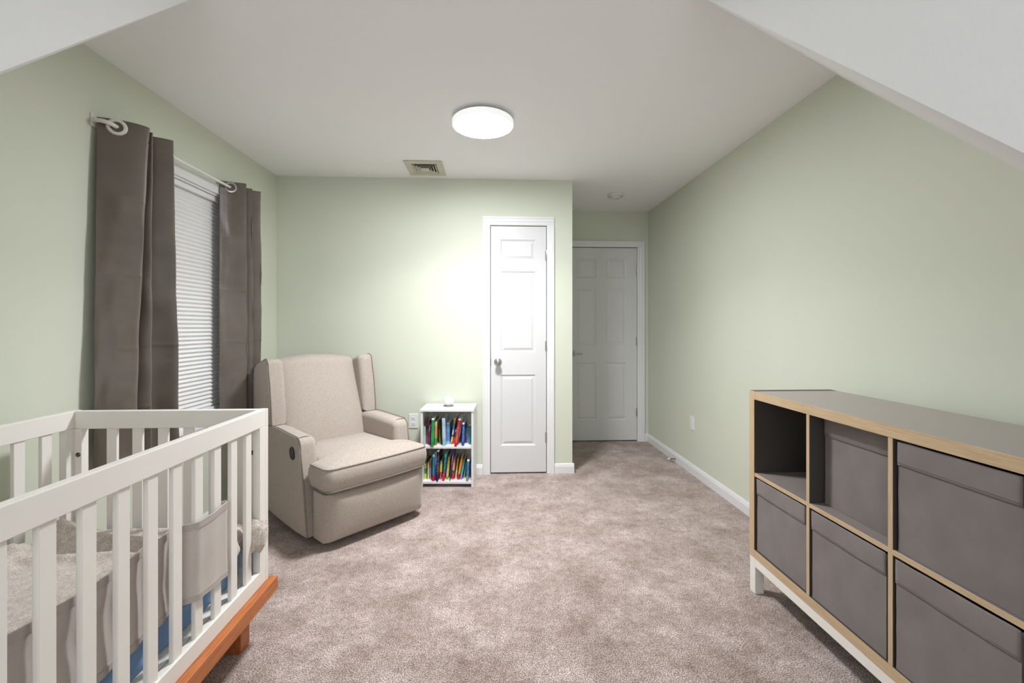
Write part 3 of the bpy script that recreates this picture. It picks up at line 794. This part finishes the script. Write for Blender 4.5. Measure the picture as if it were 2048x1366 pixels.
# recline handle on the near side
bm = BM(); n_ = 28; rings = []
for sc_, dx in ((1, 0), (1, -.006), (.86, -.010), (.80, -.006), (0.02, -.004)):
    rings.append([bm.verts.new((-.3702+dx, .335+.026*sc_*math.cos(2*math.pi*k/n_)+.006*math.sin(2*math.pi*k/n_), .492+.037*sc_*math.sin(2*math.pi*k/n_))) for k in range(n_)])
for a, b2 in zip(rings[:-1], rings[1:]):
    for k in range(n_): bm.faces.new((a[k], a[(k+1) % n_], b2[(k+1) % n_], b2[k]))
bm.faces.new(rings[0]); bm.faces.new(rings[-1])
build('recline_lever', bm, M['black_plastic'], ch, smooth=40, label='black oval recline handle')

# ---------------------------------------------------------------- bookcase
BR = math.radians(-3.0); BX, BY = -.3355, 3.398
bc = thing('bookcase', 'small white two shelf bookcase standing beside the closet door', 'bookcase', (BX, BY, 0), BR)
def bp(name, *bx, mat='trim', parent=None, bev=.0015):
    bm = BM()
    for q in bx: box(bm, *q, bev=bev)
    return build(name, bm, M[mat], parent or bc)
hw = .2005
bp('side_panel', (-hw, -hw+.016, 0, .262, 0, .575)); bp('side_panel', (hw-.016, hw, 0, .262, 0, .575))
bp('top', (-hw-.004, hw+.004, -.006, .266, .575, .592))
bp('shelf', (-hw+.016, hw-.016, .002, .262, .293, .311)); bp('shelf', (-hw+.016, hw-.016, .002, .262, .025, .043))

def book_mat(name, bands, marks=(.9, .9, .88), amt=.5, seed=0):
    m, nt, b = new_mat(name)
    tc = N(nt, 'ShaderNodeTexCoord'); sp = N(nt, 'ShaderNodeSeparateXYZ'); nt.links.new(tc.outputs['Generated'], sp.inputs[0])
    c = ramp(nt, sp.outputs['Z'], [(p, srgb(*k)) for p, k in bands], 'CONSTANT')
    mp = N(nt, 'ShaderNodeMapping'); mp.inputs['Scale'].default_value = (170, 170, 240); mp.inputs['Location'].default_value = (seed*3.1, seed, seed*1.7)
    nt.links.new(tc.outputs['Object'], mp.inputs[0])
    f = nz(nt, mp.outputs[0], 1.0, 1, .4)
    g = ramp(nt, f, [(.60, (0, 0, 0)), (.66, (1, 1, 1))])
    # the printed title runs along the middle of the spine
    rg = ramp(nt, sp.outputs['Z'], [(0, (0,)*3), (.18, (1,)*3), (.84, (0,)*3)], 'CONSTANT')
    mu = N(nt, 'ShaderNodeMixRGB', blend_type='MULTIPLY'); mu.inputs[0].default_value = 1
    nt.links.new(g, mu.inputs[1]); nt.links.new(rg, mu.inputs[2])
    ml = N(nt, 'ShaderNodeMath', operation='MULTIPLY'); ml.inputs[1].default_value = amt; nt.links.new(mu.outputs[0], ml.inputs[0])
    mx = N(nt, 'ShaderNodeMixRGB'); nt.links.new(ml.outputs[0], mx.inputs[0]); nt.links.new(c, mx.inputs[1]); mx.inputs[2].default_value = (*marks, 1)
    nt.links.new(mx.outputs[0], b.inputs['Base Color']); b.inputs['Roughness'].default_value = .35
    return m
M['pages'] = simple('book_pages', (.78, .76, .70), .8, bs=400, bstr=.1)
UP, LO = .3112, .0432
WB = (.9, .9, .9); DK = (.03, .03, .04)
books = [
 # x0, x1, lean, height, y-front, bands, marks colour, amount, label
 (UP, -.5170, -.5042, 0, .1421, 3.447, [(0, (170, 200, 185)), (.5, (150, 190, 172))], WB, .3, 'thin pale mint book, leftmost on the upper shelf'),
 (UP, -.5030, -.4862, .0107, .1828, 3.475, [(0, (175, 60, 120)), (.25, (190, 30, 85)), (.62, (120, 30, 60)), (.75, (160, 25, 95))], WB, .15, 'tall magenta book near the left end of the upper shelf'),
 (UP, -.4800, -.4677, .0029, .1498, 3.445, [(0, (120, 60, 120)), (.4, (70, 60, 90)), (.7, (95, 95, 120))], WB, .6, 'thin dark purple book left of the bright green one'),
 (UP, -.4581, -.4375, .0075, .2116, 3.3874, [(0, (30, 150, 70)), (.1, (25, 130, 65)), (.15, (35, 160, 80)), (.55, (20, 140, 75)), (.96, (235, 240, 235))], (.75, .95, .8), .25, 'tall bright green book sticking out of the upper shelf'),
 (UP, -.4330, -.4190, .0050, .1798, 3.4288, [(0, (205, 80, 50)), (.08, (60, 160, 80)), (.32, (225, 150, 110)), (.82, (240, 190, 90)), (.95, (240, 240, 230))], (.75, .1, .03), .6, 'orange and cream book with a green foot, right of the bright green one'),
 (UP, -.4010, -.3925, -.0080, .1634, 3.478, [(0, (150, 185, 90)), (.3, (130, 150, 70)), (.7, (90, 80, 50))], DK, .3, 'thin olive book leaning left on the upper shelf'),
 (UP, -.3885, -.3800, -.0060, .1859, 3.462, [(0, (50, 70, 50)), (.5, (35, 60, 40)), (.8, (25, 60, 35))], (.5, .7, .3), .4, 'thin dark green book left of the widest pale blue one'),
 (UP, -.3706, -.3462, -.0048, .2095, 3.4113, [(0, (150, 185, 205)), (.25, (190, 215, 232)), (.7, (170, 205, 220)), (.97, (205, 225, 240))], (.06, .10, .12), .75, 'wide pale blue book in the middle of the upper shelf'),
 (UP, -.3440, -.3195, 0, .1659, 3.453, [(0, (150, 185, 215)), (.15, (95, 140, 195)), (.6, (125, 170, 215)), (.96, (225, 235, 240))], (.05, .12, .4), .5, 'mid blue book with a light top, right of the widest pale blue one'),
 (UP, -.3150, -.3025, .0299, .2025, 3.4517, [(0, (205, 130, 110)), (.1, (235, 205, 110)), (.3, (40, 80, 110)), (.36, (205, 200, 200)), (.55, (90, 160, 205)), (.8, (230, 150, 60)), (.95, (240, 235, 225))], DK, .3, 'orange, blue and yellow book leaning right on the upper shelf'),
 (UP, -.3010, -.2890, .0242, .1162, 3.4656, [(0, (215, 60, 50)), (.45, (45, 50, 110)), (.8, (190, 190, 225))], WB, .3, 'short red and navy book leaning on the tall crimson one'),
 (UP, -.2815, -.2622, .0322, .2086, 3.3931, [(0, (190, 25, 40)), (.12, (225, 90, 40)), (.4, (205, 50, 60)), (.75, (190, 35, 60)), (.96, (230, 220, 210))], (.95, .75, .3), .45, 'tall crimson book leaning right on the upper shelf'),
 (UP, -.2592, -.2530, .0318, .2044, 3.4491, [(0, (130, 110, 180)), (.3, (205, 200, 225)), (.8, (235, 235, 240))], (.3, .2, .5), .3, 'very thin white and lilac book leaning behind the tall crimson one'),
 (UP, -.2241, -.2086, .0050, .1752, 3.4045, [(0, (40, 60, 150)), (.15, (70, 100, 185)), (.6, (60, 110, 190)), (.8, (45, 85, 175)), (.93, (240, 240, 240))], WB, .65, 'royal blue book with a white top standing alone right of the crimson one'),
 (UP, -.2005, -.1880, .0010, .1094, 3.4907, [(0, (110, 85, 190)), (.45, (120, 170, 150)), (.75, (90, 130, 120))], DK, .2, 'short violet and green book right of the royal blue one'),
 (UP, -.1858, -.1772, 0, .1211, 3.4896, [(0, (190, 205, 180)), (.6, (170, 190, 150))], DK, .2, 'thin pale green book left of the teal one'),
 (UP, -.1730, -.1590, .0010, .1504, 3.445, [(0, (25, 140, 140)), (.3, (25, 110, 150)), (.8, (20, 130, 120)), (.95, (235, 235, 230))], (.3, .75, .8), .4, 'teal book at the right end of the upper shelf'),
 (LO, -.5165, -.4985, 0, .1468, 3.4664, [(0, (190, 215, 70)), (.28, (40, 140, 50)), (.55, (175, 185, 70)), (.8, (90, 130, 50))], DK, .3, 'lime and green book at the left end of the lower shelf'),
 (LO, -.4920, -.4780, .0019, .1309, 3.454, [(0, (235, 205, 180)), (.3, (225, 190, 185)), (.85, (225, 175, 130))], (.6, .05, .08), .7, 'short cream book with red print near the left end of the lower shelf'),
 (LO, -.4755, -.4640, .0030, .1584, 3.4646, [(0, (190, 170, 205)), (.12, (140, 190, 180)), (.55, (160, 130, 90)), (.8, (170, 140, 120))], WB, .3, 'thin mint and tan book left of the tall teal book with a red foot'),
 (LO, -.4503, -.4330, .0038, .1999, 3.4135, [(0, (195, 20, 60)), (.24, (25, 140, 160)), (.5, (15, 125, 150)), (.92, (120, 210, 215))], (.6, .85, .9), .3, 'teal blue book with a red foot, third of the tall ones from the left'),
 (LO, -.4318, -.4230, .0060, .2143, 3.429, [(0, (60, 80, 170)), (.4, (90, 80, 180)), (.55, (170, 150, 215)), (.96, (240, 240, 245))], (.2, .15, .5), .5, 'thin violet book left of the black one on the lower shelf'),
 (LO, -.4167, -.4046, .0085, .2334, 3.401, [(0, (30, 25, 35)), (.3, (110, 45, 40)), (.5, (30, 25, 30)), (.97, (240, 240, 240))], (.9, .85, .75), .85, 'tallest book on the lower shelf, black with bright speckles'),
 (LO, -.3990, -.3830, .0077, .1425, 3.4497, [(0, (215, 80, 150)), (.17, (220, 70, 45)), (.4, (215, 220, 90)), (.85, (160, 195, 190))], WB, .2, 'pink, red and yellow banded book on the lower shelf'),
 (LO, -.3743, -.3580, .0209, .2037, 3.4099, [(0, (205, 45, 50)), (.3, (40, 90, 170)), (.4, (15, 115, 125)), (.9, (40, 160, 155))], WB, .6, 'teal book with a red foot leaning right, middle of the lower shelf'),
 (LO, -.3497, -.3315, .0163, .1733, 3.4474, [(0, (130, 180, 60)), (.14, (225, 215, 130)), (.5, (215, 190, 90)), (.85, (205, 175, 60))], (.5, .2, .05), .55, 'yellow book with a green foot leaning right on the lower shelf'),
 (LO, -.3196, -.3139, .0257, .2174, 3.4128, [(0, (70, 60, 110)), (.3, (100, 65, 160)), (.6, (150, 120, 195)), (.9, (95, 60, 160))], WB, .5, 'very thin purple book leaning right on the lower shelf'),
 (LO, -.3070, -.2910, .0154, .1540, 3.4454, [(0, (210, 50, 55)), (.3, (40, 120, 70)), (.45, (235, 175, 120)), (.85, (210, 150, 90))], (.6, .3, .1), .4, 'peach book with a green band and red foot on the lower shelf'),
 (LO, -.2898, -.2840, .0168, .1429, 3.4558, [(0, (165, 35, 40)), (.5, (130, 40, 40))], WB, .3, 'thin maroon book right of the peach one'),
 (LO, -.2805, -.2690, .0193, .1584, 3.4554, [(0, (240, 205, 165)), (.4, (205, 185, 100)), (.8, (190, 160, 90))], DK, .4, 'thin cream and olive book leaning right on the lower shelf'),
 (LO, -.2640, -.2472, .0317, .1749, 3.4378, [(0, (180, 30, 50)), (.25, (215, 170, 60)), (.5, (235, 155, 50)), (.9, (205, 125, 40))], (.6, .2, .05), .5, 'orange book with a dark red foot leaning right on the lower shelf'),
 (LO, -.2415, -.2260, .0250, .1502, 3.4425, [(0, (150, 130, 200)), (.22, (70, 165, 185)), (.7, (60, 150, 130))], WB, .45, 'turquoise book with a lavender foot leaning right on the lower shelf'),
 (LO, -.2160, -.2080, .0165, .1240, 3.4637, [(0, (130, 190, 120)), (.6, (110, 180, 130))], WB, .2, 'thin light green book beside the blue book at the right end'),
 (LO, -.1933, -.1745, .0095, .1597, 3.396, [(0, (150, 150, 150)), (.22, (60, 110, 165)), (.5, (25, 100, 185)), (.85, (40, 150, 170)), (.96, (225, 240, 240))], WB, .6, 'blue book with a grey foot at the right end of the lower shelf'),
]
for bi, (zf, xa, xb, lean, h, yf, bands, mk, amt, lab) in enumerate(books):
    w = (xb-xa)*.97; dep = min(.205 if h > .17 else .17, 3.655-yf)
    xp = xb if lean > 0 else xa
    th = math.asin(max(-1, min(1, lean/h)))
    t = thing('book', lab, 'book', (xp, yf, zf), 0, 'books on the upper shelf' if zf > .2 else 'books on the lower shelf')
    t.rotation_euler = (0, th, BR)
    s0, s1 = (-w, 0) if lean > 0 else (0, w)
    cv = .0012; bm = BM()
    box(bm, s0, s0+cv, .0015, dep, 0, h); box(bm, s1-cv, s1, .0015, dep, 0, h)
    # rounded spine
    sp_ = [(s0, .0035), (s0+w*.12, .001), (s0+w*.5, 0), (s1-w*.12, .001), (s1, .0035), (s1, .005), (s0, .005)]
    prism(bm, sp_, 'z', 0, h)
    mm = book_mat('book_cover', bands, mk, amt, bi)
    build('cover', bm, mm, t)
    bm = BM(); box(bm, s0+cv, s1-cv, .005, dep-.003, .002, h-.003); build('pages', bm, M['pages'], t)

gl = thing('globe_lamp', 'small white globe night light on top of the bookcase', 'night light', (-.337, 3.545, .592))
bm = BM(); R_ = .0405; pr = [(0, .0795)]+[(R_*math.sin(math.radians(a)), .039+R_*math.cos(math.radians(a))) for a in range(10, 141, 10)]+[(.026, .006), (.026, .005), (0, .005)]
lathe(bm, pr, (0, 0, 0), n=48); build('globe', bm, M['globe'], gl, smooth=60)
bm = BM(); lathe(bm, [(0, .0002), (.040, .0002), (.042, .002), (.040, .005), (.030, .0055), (0, .0055)], (.0, -.003, 0), n=40); build('base', bm, simple('grey_rubber', (.16, .16, .16), .6), gl, smooth=40)

# ---------------------------------------------------------------- cube shelf
SX, SXB = 1.203, 1.594; Y0 = 2.022; ZS0, ZS1 = .164, .927
sf = thing('cube_shelf', 'low grey cube shelf with oak coloured edges on a white base, along the right wall', 'shelf unit', ((SX+SXB)/2, 1.29, 0))
def board(name, x0, x1, y0, y1, z0, z1, mat, edge, label=None):
    """laminate board; the edge facing the room carries the oak band"""
    bm = BM(); box(bm, x0+.0012, x1, y0, y1, z0, z1, bev=.0006, seg=1)
    o = build(name, bm, M[mat], sf, world=True, label=label)
    bm = BM(); box(bm, x0, x0+.0012, y0, y1, z0, z1, bev=.0003, seg=1)
    build('edge_band', bm, M[edge], o, world=True, label='oak coloured edge band')
    return o
PT = .0375; L_ = 4*.335+3*.016
YN = Y0-2*PT-L_
board('end_panel', SX, SXB, Y0-PT, Y0, ZS0, ZS1, 'greyin', 'oakv')  # dark laminate carries the empty cube's shade
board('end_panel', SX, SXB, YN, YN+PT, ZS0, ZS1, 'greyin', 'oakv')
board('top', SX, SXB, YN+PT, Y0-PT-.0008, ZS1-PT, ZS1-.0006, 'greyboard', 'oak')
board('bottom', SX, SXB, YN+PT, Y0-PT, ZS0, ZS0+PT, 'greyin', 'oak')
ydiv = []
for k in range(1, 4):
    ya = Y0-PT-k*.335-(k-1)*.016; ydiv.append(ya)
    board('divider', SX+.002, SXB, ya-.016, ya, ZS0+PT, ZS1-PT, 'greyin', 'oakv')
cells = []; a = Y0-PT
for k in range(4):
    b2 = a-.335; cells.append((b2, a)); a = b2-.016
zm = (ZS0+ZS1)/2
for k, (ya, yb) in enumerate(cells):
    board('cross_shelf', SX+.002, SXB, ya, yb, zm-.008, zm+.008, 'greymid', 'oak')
def sb(name, *q): return part(name, *q, mat='crib', bev=.002, parent=sf)
sb('base_leg', (SX+.001, SX+.043, Y0-.044, Y0-.002, 0, ZS0)); sb('base_leg', (SXB-.043, SXB-.001, Y0-.044, Y0-.002, 0, ZS0))
sb('base_leg', (SX+.001, SX+.043, YN+.002, YN+.044, 0, ZS0)); sb('base_leg', (SXB-.043, SXB-.001, YN+.002, YN+.044, 0, ZS0))
sb('base_rail', (SX+.001, SX+.043, YN+.044, Y0-.044, ZS0-.040, ZS0)); sb('base_rail', (SXB-.043, SXB-.001, YN+.044, Y0-.044, ZS0-.040, ZS0))
sb('base_rail', (SX+.043, SXB-.043, Y0-.044, Y0-.002, ZS0-.040, ZS0)); sb('base_rail', (SX+.043, SXB-.043, YN+.002, YN+.044, ZS0-.040, ZS0))

def fabric_bin(ya, yb, z0, z1, xin, label, seed):
    t = thing('storage_bin', label, 'storage bin', (SX+xin+.17, (ya+yb)/2, z0), group='fabric bins in the cube shelf')
    g = .008; y0, y1 = ya+g+.004, yb-g; zt = z1-.012; x0, x1 = SX+xin, min(SX+xin+.36, SXB-.005)
    bm = BM(); NU, NV = 30, 30
    def face(y, z):
        u = (y-y0)/(y1-y0); v = (z-z0)/(zt-z0)
        return x0-.003*math.sin(math.pi*u)*math.sin(math.pi*v)+.0015*noise.noise(Vector((y*14, z*14, seed)))
    rows = [[bm.verts.new((face(y0+(y1-y0)*i/NU, z0+.001+(zt-z0-.001)*j/NV), y0+(y1-y0)*i/NU, z0+.001+(zt-z0-.001)*j/NV)) for i in range(NU+1)] for j in range(NV+1)]
    for a, b2 in zip(rows[:-1], rows[1:]):
        for i in range(NU): bm.faces.new((a[i], a[i+1], b2[i+1], b2[i]))
    # back, sides, bottom, an open top
    bk_b = [bm.verts.new((x1, y0, z0+.001)), bm.verts.new((x1, y1, z0+.001))]; bk_t = [bm.verts.new((x1, y0, zt)), bm.verts.new((x1, y1, zt))]
    bm.faces.new((bk_b[0], bk_b[1], bk_t[1], bk_t[0]))
    bm.faces.new([r[0] for r in rows]+[bk_t[0], bk_b[0]]); bm.faces.new([r[NU] for r in rows]+[bk_t[1], bk_b[1]])
    bm.faces.new(rows[0]+[bk_b[1], bk_b[0]])
    o = build('bin_body', bm, M['bin'], t, world=True, smooth=40); md = o.modifiers.new('thickness', 'SOLIDIFY'); md.thickness = .003; md.offset = -1
    # folded band across the top of the face
    bm = BM(); zb = zt-.066; rows = []
    for j in range(13):
        f = j/12; z = zb+(zt+.004-zb)*f; row = []
        for i in range(NU+1):
            y = y0+(y1-y0)*i/NU
            bul = .0012+.0036*math.sin(math.pi*f)*math.sin(math.pi*i/NU)**.4*(.6+.9*noise.noise(Vector((y*9, seed, 0))))
            row.append(bm.verts.new((face(y, min(z, zt))-bul, y, z+.001*noise.noise(Vector((y*20, seed, 4))))))
        rows.append(row)
    for a, b2 in zip(rows[:-1], rows[1:]):
        for i in range(NU): bm.faces.new((a[i], a[i+1], b2[i+1], b2[i]))
    o = build('fold_over_band', bm, M['bin'], t, world=True, smooth='all'); md = o.modifiers.new('thickness', 'SOLIDIFY'); md.thickness = .002; md.offset = 1
    bm = BM(); tube(bm, [(face(y0+(y1-y0)*k/20, zb+.007)-.0036, y0+(y1-y0)*k/20, zb+.007) for k in range(21)], .0007, 5)
    build('stitching', bm, M['greyin'], t, world=True)
    return t
zl0, zl1, zu0, zu1 = ZS0+PT, zm-.008, zm+.008, ZS1-PT
fabric_bin(*cells[0], zl0, zl1, .010, 'grey fabric bin in the lower row under the empty cube', 1)
fabric_bin(*cells[1], zl0, zl1, .008, 'grey fabric bin in the lower row, second from the far end', 2)
fabric_bin(*cells[1], zu0, zu1, .058, 'grey fabric bin pushed deeper in, beside the empty cube in the upper row', 3)
fabric_bin(*cells[2], zu0, zu1, .012, 'grey fabric bin in the upper row nearest the camera', 4)
fabric_bin(*cells[2], zl0, zl1, .006, 'grey fabric bin in the lower row nearest the camera', 5)
